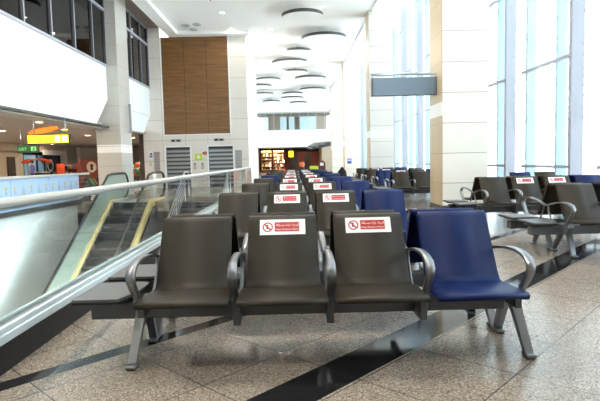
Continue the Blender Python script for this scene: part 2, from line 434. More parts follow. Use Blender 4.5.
# columns ---------------------------------------------------------------
for k, yc in enumerate((12.2, 23.6, 35.2, 46.8, .6)):
    o = struct('column', MB().m('stone').box(3.55, 4.62, yc, yc + 1.07, 0, 10.3))
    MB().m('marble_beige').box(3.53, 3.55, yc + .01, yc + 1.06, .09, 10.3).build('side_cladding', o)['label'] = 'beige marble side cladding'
    MB().m('alu_dark').box(3.525, 4.635, yc - .015, yc + 1.085, 0, .09).build('plinth', o)
P = [(-7.82, 20.8, 0), (-6.85, 20.8, 0), (-6.85, 20.8, 8.2), (BX - .1, 20.8, 8.2), (BX - .1, 20.8, 3.85), (-7.82, 20.8, 2.88)]
struct('column_left', MB().m('stone_left').prism(P, (0, 1.4, 0)))

a, c_ = hit(129.5, 104, 0, -6.7), hit(131.5, 135, 0, -6.7)
r = thing('blade_sign', 'slim grey blade panel seen edge-on beside the left stone column', 'sign', (-6.85, a.y, c_.z))
MB().m('panel_grey').box(.10, .20, -.03, .03, .08, a.z - c_.z, .006).build('blade', r)
MB().m('steel').tube([(0, 0, .12), (.12, 0, .12)], .02, 8).build('bracket', r)
MB().m('steel').tube([(0, 0, a.z - c_.z - .1), (.12, 0, a.z - c_.z - .1)], .02, 8).build('bracket', r)
# window wall on the right: one bay per 3.8 m ------------------------------
y = 12.5 - 3.8 * 4; k = 4
while y < YF:
    bb = MB().m('mullion_bar').box(WX - .28, WX + .02, y - .07, y + .07, 0, 10.3)
    bb.m('mullion').box(WX - .22, WX + .05, y + .72, y + .82, 0, 10.3).box(WX - .22, WX + .05, y + 2.42, y + 2.52, 0, 10.3)
    bb.m('mullion_bar')
    for z in (.93, 3.62, 6.25, 8.9): bb.box(WX - .30, WX - .22, y, y + 2.6, z - .04, z + .04)
    bb.m('mullion').box(WX - .1, WX + .05, y + .07, y + 3.73, 0, .12)
    w = struct('window_%d' % k, bb)
    MB().m('glass_win').box(WX, WX + .015, y + .07, y + 3.73, .1, 10.3).build('pane', w)
    y += 3.8; k += 1
# outside
struct('ground_outside', MB().m('apron').box(7.45, 260, -140, 300, -.7, -.5).box(-60, 7.45, -140, -4.2, -.7, -.5))
tag(MB().m('teal').box(120, 128, -60, 260, -.5, 2.6, .05).m('mullion').box(119.9, 120, -60, 260, 1.0, 1.6).build('terminal_building'), 'long low pale teal building across the bright apron outside the windows', 'building')

# ================================================================== BENCHES
PITCH, SW = .567, .515
# seat shell profile, y = 0 at the back-to-back plane, facing -y
prof = [(-.700, .418), (-.720, .424), (-.724, .434), (-.70, .441), (-.60, .437), (-.50, .430), (-.42, .427), (-.37, .428), (-.347, .442), (-.33, .475), (-.2795, .5635), (-.245, .624), (-.212, .682), (-.170, .755), (-.128, .829), (-.112, .847), (-.094, .853), (-.078, .845), (-.070, .825)]
wid = [.49, .51, .518, .522, .522, .522, .515, .495, .475, .465, .46, .458, .456, .456, .454, .452, .446, .436, .42]
def shell_mesh(mt):
    bb = MB().m(mt).strip(prof, wid, thick=.017)
    # turned-down side flanges along the back
    for s_ in (-1, 1):
        wq = .457
        P1 = [(pp[0], pp[1]) for pp in prof[9:16]]
        a = [Vector((s_ * wq / 2, q[0], q[1])) for q in P1]; c = [Vector((s_ * wq / 2, q[0] + .032, q[1] - .012)) for q in reversed(P1)]
        bb.prism(a + c, (-s_ * .008, 0, 0))
    return bb.mesh('seat_' + mt)
SHELL = {'g': shell_mesh('seat_grey'), 'b': shell_mesh('seat_blue')}
# sticker on the upper back (local frame of the seat), its plane follows the back
p0, p1 = Vector((0, -.229, .652)), Vector((0, -.128, .829))
tv = (p1 - p0).normalized(); nv = Vector((0, -tv.z, tv.y))
def sticker_mesh():
    top = Vector((0, -.1265, .8315)); h, w = .108, .30
    o = top - tv * h + nv * .0095
    def R(x0, x1, a0, a1, off, mt, bb):
        bb.m(mt).prism([o + Vector((x0, 0, 0)) + tv * a0 + nv * off, o + Vector((x1, 0, 0)) + tv * a0 + nv * off, o + Vector((x1, 0, 0)) + tv * a1 + nv * off, o + Vector((x0, 0, 0)) + tv * a1 + nv * off], nv * .0012)
    bb = MB(); R(-w / 2, w / 2, 0, h, 0, 'st_white', bb); R(-.052, w / 2 - .04, .022, h - .02, .0012, 'st_red', bb)
    B = Matrix.Identity(4); B.col[0] = (1, 0, 0, 0); B.col[1] = (*tv, 0); B.col[2] = (*nv, 0)
    def at(xx, a, off): MM = B.copy(); MM.translation = o + Vector((xx, 0, 0)) + tv * a + nv * off; return MM
    bb.m('st_white').text('\u0627'.join([]) or ''.join(reversed('\ufe8d\ufedf\ufeae\ufe9f\ufe8e\ufe80 \ufe97\ufeae\ufed9 \ufee3\ufeb4\ufe8e\ufed3\ufe94')), .024, .150, at(-.044, .060, .0032))
    bb.text('Keep Distance Please', .017, .150, at(-.044, .032, .0032))
    # prohibition ring with a seated figure
    tmp = MB().m('st_red').ring((0, 0, 0), .026, .034, .0012, 28, 'z')
    tmp.prism([(-.024, .018, 0), (-.018, .024, 0), (.024, -.018, 0), (.018, -.024, 0)], (0, 0, .0012))
    tmp.m('st_black').disc((-.002, .013, -.0004), .006, .001, 12)
    tmp.prism([(-.010, .006, -.0004), (.002, .006, -.0004), (.004, -.006, -.0004), (.013, -.007, -.0004), (.015, -.019, -.0004), (.009, -.019, -.0004), (.007, -.012, -.0004), (-.008, -.012, -.0004)], (0, 0, .001))
    me = tmp.mesh('tmp_ring'); names = [mm.name for mm in me.materials]; me.transform(at(-.098, .054, .002))
    n0 = len(bb.bm.faces); idx = []
    for k_ in ('st_red', 'st_black'): bb.m(k_); idx.append(bb.cur)
    bb.bm.from_mesh(me); bb.bm.faces.ensure_lookup_table()
    for f in bb.bm.faces[n0:]: f.material_index = idx[min(f.material_index, 1)]
    bpy.data.meshes.remove(me)
    return bb.mesh('warning_sticker')
STICK = sticker_mesh()
# armrest: a flat aluminium bar bent from the back forward, then down to the beam
def arm_mesh(low):
    pr = [(-.012, .585), (-.10, .606), (-.20, .628), (-.34, .648), (-.46, .654), (-.56, .645), (-.625, .625), (-.655, .592), (-.648, .555), (-.60, .495), (-.54, .43), (-.47, .37)]
    bb = MB().m('alu').strip(pr, [.042] * 5 + [.044, .05, .052, .05, .047, .044, .042], thick=.016)
    me = bb
    if low: bb.m('alu_dark').box(-.022, .022, -.50, -.25, .238, .40, .004)
    else: bb.m('alu_dark').box(-.02, .02, -.50, -.28, .30, .39, .004)
    bb.m('alu').tube([(0, -.055, .59), (0, -.07, .52), (0, -.14, .42), (0, -.25, .34)], .013, 8)
    return bb.mesh('armrest')
ARM, ARM_END = arm_mesh(True), arm_mesh(False)
def leg_mesh(splay):
    bb = MB().m('alu')
    def limb(y0, z0, y1, z1, x0, x1, w0, w1, t0, t1):
        # tapering rectangular limb
        a = Vector((x0, y0, z0)); c = Vector((x1, y1, z1)); dd = (c - a).normalized(); n1 = Vector((1, 0, 0)); n2 = dd.cross(n1).normalized()
        v = []
        for q, w_, t_ in ((a, w0, t0), ((a + c) / 2, (w0 + w1) / 2, (t0 + t1) / 2 * .92), (c, w1, t1)):
            v.append([bb.bm.verts.new(q + n1 * sx * w_ / 2 + n2 * sy * t_ / 2) for sx, sy in ((-1, -1), (1, -1), (1, 1), (-1, 1))])
        fs = []
        for i in range(2):
            for k_ in range(4): fs.append(bb.bm.faces.new((v[i][k_], v[i][(k_ + 1) % 4], v[i + 1][(k_ + 1) % 4], v[i + 1][k_])))
        fs += [bb.bm.faces.new(v[0]), bb.bm.faces.new(v[2][::-1])]; bb._f(fs); bmesh.ops.recalc_face_normals(bb.bm, faces=fs)
    limb(-.31, .36, -.51, .025, 0, splay, .062, .050, .060, .036)
    limb(-.25, .36, -.035, .025, 0, splay, .062, .050, .060, .036)
    bb.box(-.05, .05, -.375, -.22, .335, .385, .006)
    return bb.mesh('leg')
LEGM = {-1: leg_mesh(-.025), 1: leg_mesh(.025)}
def foot_mesh(sx, y0):
    return MB().m('alu').box(sx * .025 - .032, sx * .025 + .032, y0, y0 + .09, .008, .032, .008).m('rubber').box(sx * .025 - .026, sx * .025 + .026, y0 + .01, y0 + .08, 0, .01).mesh('foot_glide')
FOOTM = {(q, f_): foot_mesh(q, f_) for q in (-1, 1) for f_ in (-.565, -.095)}
def table_mesh(side):
    # side = -1: on the bench's local left
    P = [(0, -.53), (.27, -.53), (.345, -.33), (.345, -.11), (.30, -.08), (0, -.08)]
    P = [((-.345 + px_) if side < 0 else (.345 - px_), py_, .412) for px_, py_ in P]
    bb = MB().m('table').prism(P, (0, 0, .016))
    bb.m('black').prism([(px_ * 1.0, py_, .398) for px_, py_, _ in P], (0, 0, .0135))
    bb.m('alu').box(min(side * .345, side * .02), max(side * .345, side * .02), -.30, -.25, .385, .398)
    return bb.mesh('side_table')
TABLE = {-1: table_mesh(-1), 1: table_mesh(1)}
BEAM = {}
def beam_mesh(x0, x1):
    key = (round(x0, 3), round(x1, 3))
    if key not in BEAM:
        BEAM[key] = MB().m('alu_dark').box(x0, x1, -.365, -.245, .258, .362, .006).mesh('beam')
    return BEAM[key]
BENCH_GROUP = 'rows of airport seating'
def bench(cx, cy, cols, stick, tables, label, rz=0, inset=-.042):
    n = len(cols); W = n * PITCH
    r = thing('airport_bench', label, 'bench', (cx, cy, 0), rz, BENCH_GROUP)
    xl, xr = -W / 2, W / 2
    link('beam', beam_mesh(xl - (.36 if -1 in tables else -.02), xr + (.36 if 1 in tables else -.02)), r)
    for s_ in (-1, 1):
        l = link('leg', LEGM[s_], r, (s_ * (W / 2 - inset), 0, 0))
        for f_ in (-.565, -.095): link('foot_glide', FOOTM[s_, f_], l)
    for i, c_ in enumerate(cols):
        o = link('seat', SHELL[c_], r, (xl + (i + .5) * PITCH, 0, 0))
        if c_ == 'b': o['label'] = 'blue seat'
        if i in stick: link('warning_sticker', STICK, o)
    for i in range(n + 1):
        end = i in (0, n)
        link('armrest', ARM_END if end else ARM, r, (xl + i * PITCH + (-.01 if i == 0 else .01 if i == n else 0), 0, 0))
    for s_ in tables:
        link('side_table', TABLE[s_], r, (s_ * (W / 2 + .06), 0, 0))
    return r
where = ['frontmost', 'second', 'third', 'fourth', 'fifth', 'sixth', 'seventh', 'eighth']
CX = .204
for i, yy in enumerate((3.55, 6.13, 8.83, 11.48, 14.18, 16.88, 19.58, 22.28)):
    cols = 'gggb'; 
    if i == 4: cols = 'bggb'
    if i == 6: cols = 'ggbb'
    front = {0: 'nearest airport bench with two stickered grey seats and one blue seat'}.get(i, 'centre-aisle airport bench in the %s row from the camera, stickered seats facing us' % where[i])
    bench(CX, yy, cols, (1, 2), (-1,), front)
    bench(CX, yy, cols[::-1], (), (1,), ('airport bench standing back to back behind the nearest bench, facing away' if i == 0 else
          'airport bench back to back behind the %s centre-aisle row, facing away from camera' % where[i]), PI)
RXC = 4.37
bench(RXC, 6.53, 'gggb', (1, 2), (-1,), 'grey airport bench at right edge with white-lit side table, nearest by the windows', 0, .10)
bench(RXC, 6.53, 'bggg', (), (1,), 'airport bench back to back behind the nearest bench by the windows', PI, .10)
bench(RXC, 9.2, 'gggb', (1, 2), (-1,), 'airport bench by the windows, second row, just in front of the big stone column')
bench(RXC, 9.2, 'bggg', (), (1,), 'airport bench back to back behind the second window row, beside the stone column', PI)
bench(5.42, 11.75, 'bg', (), (), 'short two-seat bench with blue seat between the big column and the window')
for i, yy in enumerate((14.53, 17.2, 19.87, 22.5)):
    nm = ['first', 'second', 'third', 'fourth'][i]
    bench(3.85, yy, ['gggb', 'bggb', 'gbbg', 'gggb'][i], () if i == 0 else (1,), (-1,), 'grey-blue bench seen beyond the big stone column, %s row behind it' % nm)
    bench(3.85, yy, ['gggb', 'bgbg', 'gggb', 'gggb'][i], (), (1,), 'bench facing away, back to back with the %s row beyond the stone column' % nm, PI)

# ================================================================== BALUSTRADE on the right of the void
GX = -1.84
t_ = thing('glass_balustrade', 'long glass balustrade with steel handrail along the escalator void', 'balustrade', (GX, 8, 0))
def L(bb, name, par): 
    o = bb.build(name, par); o.matrix_parent_inverse = Matrix.Translation(-Vector(par.location)); return o
L(MB().m('black').box(-1.93, -1.75, -3.55, 20.0, 0, .17), 'kick_base', t_)
L(MB().m('rail_base').box(-1.95, -1.75, -3.55, 20.0, .17, .225, .006).box(-1.80, -1.77, -3.55, 20, .225, .262, .006).box(-1.91, -1.88, -3.55, 20, .225, .262, .006).m('alu').box(-1.88, -1.80, -3.55, 20, .225, .245), 'glass_channel', t_)
L(MB().m('rail_steel').tube([(GX, -3.55, 1.0), (GX, 20.0, 1.0)], .032, 14).m('alu').box(GX - .012, GX + .012, -3.55, 20, .955, .975), 'handrail', t_)
yy = 3.1 - 2.05 * 3 + 0
while yy < 19.8:
    L(MB().m('glass').box(GX - .008, GX + .008, yy + .012, min(yy + 2.038, 19.98), .24, .97), 'glass_panel', t_); yy += 2.05
L(MB().m('steel').box(GX - .025, GX + .025, 19.95, 20.05, 0, 1.02, .004), 'end_post', t_)
# balustrade across the top of the stair, lobby side
t_ = thing('glass_balustrade', 'short glass balustrade returning across the lobby by the stair head', 'balustrade', (-3.2, 22, 0))
L(MB().m('steel').tube([(-2.0, 20.0, 1.0), (-1.85, 22.4, 1.0)], .028), 'handrail', t_)
L(MB().m('glass').prism([(-2.0, 20.06, .12), (-1.85, 22.4, .12), (-1.85, 22.4, .97), (-2.0, 20.06, .97)], (.014, 0, 0)), 'glass_panel', t_)
L(MB().m('steel').box(-1.88, -1.82, 22.38, 22.44, 0, 1.02), 'end_post', t_)
L(MB().m('steel').box(-2.03, -1.97, 20.12, 20.18, 0, .99), 'end_post', t_)
# opposite balustrade with the printed frieze
OX = BX + .06
t_ = thing('glass_balustrade', 'opposite balustrade along the shops with pale blue printed panels', 'balustrade', (OX, 6, 0))
L(MB().m('rail_steel').box(OX - .05, OX + .05, -3.55, 18.3, .93, 1.01, .01), 'handrail', t_)
L(MB().m('alu_dark').box(OX - .06, OX + .06, -3.55, 18.3, 0, .12), 'kick_base', t_)
yy = -3.55
while yy < 18.2:
    y1 = min(yy + 2.1, 18.25); fr = yy < 16.9
    o = L(MB().m('frieze' if fr else 'glass').box(OX - .012, OX + .012, yy + .01, y1 - .01, .12, .93), 'printed_panel' if fr else 'glass_panel', t_)
    if fr and yy > 8:
        j = 0; q = yy + .2
        while q < y1 - .2:
            bb = MB()
            if j % 2 == 0:
                bb.m('motif_y').disc((OX + .012, q, .70), .06, .004, 14, 'x').m('motif').box(OX + .012, OX + .016, q - .05, q + .05, .54, .63).box(OX + .012, OX + .016, q - .07, q + .07, .44, .48)
            else:
                bb.m('motif').disc((OX + .012, q, .58), .1, .004, 16, 'x', .08).ring((OX + .012, q, .72), .03, .045, .004, 14, 'x')
            bb.build('printed_motif', o); q += .42; j += 1
    yy += 2.1

# ================================================================== ESCALATOR
ex0, ex1, TY, SL = -6.05, -4.72, 17.0, math.tan(math.radians(30))
LOW = -4.2; BY = TY + LOW / SL
def ez(y): return min(0, max(LOW, (y - TY) * SL))
t_ = thing('escalator', 'escalator descending into the void with brass skirts and black handrails', 'escalator', (-5.4, BY, LOW))
for k_ in range(22):
    y1 = TY - k_ * .35; z1 = -k_ * .202
    if z1 < LOW + .05: break
    st = L(MB().m('alu_dark').box(ex0 + .10, ex1 - .10, y1 - .36, y1, z1 - .235, z1 - .202).m('dark').box(ex0 + .10, ex1 - .10, y1 - .02, y1, z1 - .2, z1 - .002), 'step', t_)
for sx, xx in ((-1, ex0), (1, ex1)):
    P = [(xx, BY - 1.6, LOW), (xx, BY, LOW), (xx, TY, 0), (xx, TY + 1.7, 0)]
    # skirt / deck board
    bb = MB().m('brass').prism([(xx - .05, BY, LOW + .10), (xx - .05, TY, .10), (xx - .05, TY + 1.7, .06), (xx - .05, TY + 1.7, 0), (xx - .05, TY, -.16), (xx - .05, BY, LOW - .0)], (.10, 0, 0))
    L(bb, 'skirt', t_)
    kb = MB().m('steel').box(xx + (.052 if sx < 0 else -.102), xx + (.102 if sx < 0 else -.052), TY, TY + 1.7, 0, .05).prism([(xx + (.052 if sx < 0 else -.102), BY, LOW), (xx + (.052 if sx < 0 else -.102), TY, .0), (xx + (.052 if sx < 0 else -.102), TY, -.2), (xx + (.052 if sx < 0 else -.102), BY, LOW - .2)], (.05, 0, 0))
    L(kb, 'inner_skirt', t_)
    bb = MB().m('satin' if sx < 0 else 'glass').prism([(xx - .006, BY - 1.2, LOW), (xx - .006, BY, LOW + .1), (xx - .006, TY, .1), (xx - .006, TY + 1.7, .06), (xx - .006, TY + 1.9, .5), (xx - .006, TY + 1.6, .92), (xx - .006, TY, .92), (xx - .006, BY, LOW + .92), (xx - .006, BY - 1.2, LOW + .92)], (.012, 0, 0))
    L(bb, 'glass_panel', t_)
    hp = [(xx, BY - 1.1, LOW + .95), (xx, BY, LOW + .95), (xx, TY - .6, -.6 * SL + .95), (xx, TY - .1, .90), (xx, TY + .4, .95), (xx, TY + 1.5, .95)]
    for q in range(1, 9): 
        a = PI / 2 - q * PI / 8; hp.append((xx, TY + 1.5 + .42 * math.cos(a), .53 + .42 * math.sin(a)))
    hp.append((xx, TY + 1.4, .11))
    L(MB().m('rubber').tube(hp, .042, 8), 'handrail', t_)
bb = MB().m('alu_dark').prism([(ex0 - .14, BY - .4, LOW), (ex0 - .14, TY, -.16), (ex0 - .14, TY + .29, -.16), (ex0 - .14, TY + .29, -.9), (ex0 - .14, BY + 1.2, LOW)], (.02, 0, 0)).prism([(ex1 + .12, BY - .4, LOW), (ex1 + .12, TY, -.16), (ex1 + .12, TY + .29, -.16), (ex1 + .12, TY + .29, -.9), (ex1 + .12, BY + 1.2, LOW)], (.02, 0, 0))
L(bb, 'truss_cladding', t_)
L(MB().m('steel').box(ex0 + .13, ex1 - .13, TY, TY + 1.7, -.02, .006), 'landing_plate', t_)
# stair with steel rails
sx0, sx1, SY, SS = -4.06, -2.35, 19.0, .5
t_ = thing('staircase', 'dark staircase going down beside the escalator with steel handrails', 'stairs', (-3.2, 12, LOW))
bb = MB().m('alu_dark')
NS = 24
P = [(sx0, SY, -.18)]
for k_ in range(NS):
    bb.box(sx0, sx1, SY - (k_ + 1) * .34, SY - k_ * .34 + .02, -(k_ + 1) * .175 - .12, -(k_ + 1) * .175)
L(bb, 'flight', t_)
for xx in (sx0 + .06, sx1 - .06):
    y_end = SY - 24 * .34
    def rz(y): return (y - SY) * (.175 / .34)
    bb = MB().m('steel').tube([(xx, SY + .7, .92), (xx, SY, .92), (xx, y_end, rz(y_end) + .92)], .028, 8)
    o = L(bb, 'handrail', t_)
    bb = MB().m('steel')
    for q in range(4): bb.tube([(xx, SY, .2 + q * .17), (xx, y_end, rz(y_end) + .2 + q * .17)], .012, 6)
    L(bb, 'mid_rails', t_)
    for q in range(6):
        yq = SY - q * 1.5; L(MB().m('steel').tube([(xx, yq, rz(yq) - .16), (xx, yq, rz(yq) + .92)], .02, 8), 'baluster_post', t_)
    L(MB().m('steel').tube([(xx, SY + .7, 0), (xx, SY + .7, .92)], .022, 8), 'baluster_post', t_)

# ================================================================== CEILING DISCS and lamps
discs = [(-4.0, 20.5, .95), (1.5, 20.2, 1.0), (.57, 22.95, .9), (1.75, 27.15, 1.15), (.4, 30.3, .88), (-.02, 33.5, 1.15), (.3, 37.0, .9), (-1.75, 40.2, .95), (1.5, 40.0, 1.18), (-2.6, 43.5, 1.0), (1.9, 46.2, 1.15), (.1, 48.6, .95), (-2.6, 48.5, .95), (.1, 52.0, 1.15), (-2.1, 54.6, .9), (.75, 56.2, .9)]
discs.sort(key=lambda q: q[1])
sd = ['large round white ceiling disc at top left before the wood panel', 'round white ceiling disc just cut by the top edge of the photo']
for i, (dx_, dy_, r_) in enumerate(discs):
    lab = ('round white disc hanging over the wood-panel side, cut off by the top edge' if dx_ < -3.5 else
           'white hanging ceiling disc, %s from the camera over the seating rows' % (ORD[i - 1] if i > 0 else 'first'))
    if dx_ > -3.5 and dy_ < 20.25: lab = 'white hanging ceiling disc barely showing at the top edge above the benches'
    r = thing('ceiling_disc', lab, 'ceiling panel', (dx_, dy_, 7.86), 0, 'round ceiling discs')
    MB().m('ceiling').disc((0, 0, -.42), r_ + .012, .02, 56).build('face_panel', r)
    MB().m('disc_rim').ring((0, 0, -.40), r_ - .02, r_ + .006, .14, 56, 'z').build('rim', r)
    MB().m('steel').tube([(0, 0, -.39), (0, 0, 0)], .03, 8).build('hanger', r)
lights = [(-2.98, 23.39), (-2.89, 26.2), (1.46, 22.8), (-1.0, 26.5), (-1.16, 30.15), (1.5, 34.0), (-1.4, 37.0), (2.4, 31.0), (-1.3, 44.0)]
for i, (lx, ly) in enumerate(lights):
    o = MB().m('lamp_white').disc((0, 0, -.006), .11, .005, 20).m('white').ring((0, 0, -.008), .11, .14, .008, 20, 'z').build('downlight', None, (lx, ly, 7.859))
    tag(o, 'small round warm downlight in the white ceiling, %s from the camera' % ORD[i].replace('nearest', 'first'), 'ceiling light', 'hall downlights')
    lightobj('lamp', 'AREA', 14 if ly < 28 else 110, (1, .90, .74), (0, 0, -.03), .2, o)
for ly in (-1, 4, 9, 14):
    for lx in (-4.6, -1.4, 1.2):
        o = MB().m('lamp_white').disc((0, 0, -.006), .11, .005, 20).m('white').ring((0, 0, -.008), .11, .14, .008, 20, 'z').build('downlight', None, (lx, ly, 7.859))
        tag(o, 'round warm downlight in the white ceiling above the photographer', 'ceiling light', 'hall downlights overhead')
        lightobj('lamp', 'AREA', (190 if ly < 10 else 70) if lx < -4 else 66, (1, .91, .76) if lx < 0 else (1, .97, .92), (0, 0, -.03), .2, o)
for i, (lx, ly) in enumerate(((-4.98, 25.3), (-4.43, 25.2), (-4.75, 26.1), (1.85, 27.9), (2.45, 27.9))):
    r = thing('spotlight', ['left of two adjacent ceiling spotlights above the wood panel', 'right of two adjacent ceiling spotlights above the wood panel', 'single ceiling spotlight nearest the wood panel top', 'left of two small ceiling spotlights beside the second large disc', 'right of two small ceiling spotlights beside the second large disc'][i], 'ceiling light', (lx, ly, 7.86), 0, 'ceiling spotlights')
    MB().m('groove').ring((0, 0, -.05), .13, .2, .05, 24, 'z').build('housing', r)
    MB().m('panel_grey').disc((0, 0, -.03), .13, .02, 20).build('lens', r)

# ================================================================== LOBBY FITTINGS
for i, xx in enumerate((-6.05, -3.82)):
    r = thing('floor_indicator', ['dark lift indicator plate over the left lift door', 'dark lift indicator plate over the right lift door'][i], 'indicator', (xx, LY - .001, 2.44), 0, 'lift indicators')
    MB().m('panel_grey').box(-.27, .27, -.02, 0, -.07, .07, .004).build('plate', r)
    bb = MB().m('black').box(-.22, -.06, -.025, -.02, -.045, .045).box(.04, .2, -.025, -.02, -.045, .045)
    bb.m('st_white').prism([(-.03, -.027, -.03), (.02, -.027, -.03), (-.005, -.027, .03)], (0, .005, 0)); bb.build('display', r)
for i, (x0, x1) in enumerate(((-7.2, -6.9), (-3.0, -2.66))):
    yy = LY - .1 if i == 0 else LY
    r = thing('wall_vent', ['tall grey recessed panel left of the left lift', 'tall grey recessed panel right of the right lift'][i], 'panel', ((x0 + x1) / 2, yy, .9), 0, 'grey wall panels by the lifts')
    w_ = (x1 - x0) / 2
    MB().m('panel_grey').box(-w_, w_, -.02, 0, 0, .98, .004).build('panel', r)
    bb = MB().m('lift_strip')
    for q in range(6): bb.box(-w_ + .03, w_ - .03, -.026, -.02, .05 + q * .15, .09 + q * .15)
    bb.build('louvre', r)
r = thing('wall_sign', 'lime green square notice between the two lifts', 'sign', (-4.91, LY, 1.4))
MB().m('lime').box(-.19, .19, -.012, 0, 0, .34).build('plate', r); MB().m('st_white').disc((0, -.014, .17), .09, .003, 16, 'y').build('symbol', r)
r = thing('wall_sign', 'small red oval sign above the lime notice between the lifts', 'sign', (-4.55, LY, 1.76))
MB().m('st_red').disc((0, -.012, 0), .085, .012, 20, 'y', .15).build('plate', r); MB().m('st_white').box(-.08, .08, -.015, -.012, -.012, .012).build('symbol', r)
for i, xx in enumerate((-5.12, -4.72)):
    r = thing('call_panel', ['left steel lift call panel between the lifts', 'right steel lift call panel between the lifts'][i], 'call panel', (xx, LY, .95), 0, 'lift call panels')
    MB().m('panel_grey').box(-.06, .06, -.015, 0, 0, .32, .004).build('plate', r); MB().m('st_white').disc((0, -.018, .16), .025, .004, 14, 'y').disc((0, -.018, .09), .025, .004, 14, 'y').build('button', r)
px = hit(151, 155, 1, LY - .1)
r = thing('wall_sign', 'white notice with blue pictogram on the pier left of the lifts', 'sign', (px.x, LY - .1, px.z))
MB().m('st_white').box(-.11, .11, -.01, 0, -.19, .19).build('plate', r)
MB().m('blue_sign').prism([(-.08, -.012, .0), (.08, -.012, .0), (.05, -.012, .09), (-.02, -.012, .12), (-.05, -.012, .06)], (0, .003, 0)).box(-.08, .08, -.013, -.01, -.13, -.05).build('pictogram', r)
r = thing('hand_sanitiser_dispenser', 'small steel dispenser below the blue pictogram notice', 'dispenser', (px.x, LY - .1, px.z - .5))
MB().m('steel').box(-.06, .06, -.1, 0, 0, .22, .02).build('body', r); MB().m('alu_dark').box(-.03, .03, -.09, -.03, -.03, 0).build('nozzle', r)

# hanging grey sign on the first column
r = thing('hanging_sign', 'dark grey blank sign box hung beside the big stone column', 'sign', (2.75, 12.75, 2.75))
MB().m('hang_grey').box(-.77, .77, -.12, .12, .02, .44, .008).build('sign_box', r)
MB().m('alu_dark').box(-.79, -.77, -.13, .13, .01, .45).box(.77, .79, -.13, .13, .01, .45).build('end_cap', r)
MB().m('steel').tube([(-.80, 0, .54), (.80, 0, .54)], .035, 10).build('support_rail', r)
for q in (-.5, .5): MB().m('steel').tube([(q, 0, .44), (q, 0, .54)], .015, 8).build('strut', r)

# ================================================================== LEFT CONCOURSE
struct('wall_concourse_end', MB().m('soffit').box(-22, -4.2, 44, 44.2, 0, 2.95).box(-22.2, -22, -3.6, 44, -.35, 2.95).m('brown_dark').box(-7.95, -7.72, 26.95, 27.3, 0, 2.8))
# lit yellow sign
a, c_ = hit(28, 140, 1, 16.5), hit(70, 140, 1, 16.5)
r = thing('hanging_sign', 'lit yellow direction sign hanging under the left soffit', 'sign', ((a.x + c_.x) / 2 - .0, 16.5, 1.95), math.radians(0))
w_ = (c_.x - a.x) / 2
MB().m('black').box(-w_, w_, -.07, .07, 0, .31, .006).build('sign_box', r)
MB().m('sign_yellow').box(-w_ + .03, w_ - .02, -.078, -.07, .03, .28).build('lit_face', r)
bb = MB().m('sign_white').box(.36 * w_, .55 * w_, -.083, -.078, .06, .25).box(.72 * w_, .9 * w_, -.083, -.078, .06, .25); bb.build('pictogram_square', r)
bb = MB().m('sign_yellow')
for q in (.455, .81): bb.disc((q * w_, -.086, .21), .022, .003, 12, 'y').prism([(q * w_ - .03, -.086, .175), (q * w_ + .03, -.086, .175), (q * w_ + .02, -.086, .08), (q * w_ - .02, -.086, .08)], (0, .003, 0))
bb.build('pictogram', r)
bb = MB().m('sign_letter')
for q0, q1 in ((-.9, -.62), (-.42, -.2), (-.08, .2)):
    xq = q0 * w_
    while xq < q1 * w_ - .02:
        hq = random.choice((.03, .045, .04)); bb.box(xq, xq + .022, -.082, -.078, .15, .15 + hq); xq += .033
bb.build('lettering', r)
for q in (-.7, .8): MB().m('steel').tube([(q * w_, 0, .31), (q * w_, 0, .86)], .014, 8).build('hanger', r)
# orange glow behind it on the soffit, put in as an emissive slab
A_ = [hit(28, 133, 2, 2.79), hit(32, 130, 2, 2.79), hit(44, 127.5, 2, 2.79), hit(56, 126, 2, 2.79), hit(58, 128, 2, 2.79), hit(50, 131.5, 2, 2.79), hit(30, 135, 2, 2.79)]
bb = MB().m('glow_orange').prism([(v.x, v.y, 2.765) for v in A_], (0, 0, .03))
tag(bb.build('soffit_glow'), 'orange tapered glow on the soffit above the yellow sign', 'ceiling panel')
a, c_ = hit(18, 149, 1, 20), hit(39, 149, 1, 20)
r = thing('exit_sign', 'small green exit sign hanging left of the yellow sign', 'sign', ((a.x + c_.x) / 2, 20, 1.80)); w_ = (c_.x - a.x) / 2
MB().m('dark').box(-w_, w_, -.05, .05, 0, .28, .005).build('sign_box', r)
MB().m('sign_green').box(-w_ + .02, w_ - .02, -.056, -.05, .02, .26).build('lit_face', r)
MB().m('sign_green_lt').text('EXIT', .16, .30, Matrix.Translation((-w_ * .85, -.058, .08)) @ Matrix.Rotation(PI / 2, 4, 'X')).build('lettering', r)
bb = MB().m('sign_green_lt').box(w_ * .3, w_ * .8, -.059, -.056, .06, .22).m('sign_green').disc((w_ * .6, -.062, .18), .02, .003, 12, 'y').prism([(w_ * .5, -.062, .15), (w_ * .68, -.062, .16), (w_ * .62, -.062, .11), (w_ * .7, -.062, .07), (w_ * .62, -.062, .07), (w_ * .55, -.062, .11), (w_ * .45, -.062, .08)], (0, .003, 0)); bb.build('pictogram', r)
for q in (-.7, .7): MB().m('steel').tube([(q * w_, 0, .28), (q * w_, 0, 1.0)], .012, 8).build('hanger', r)
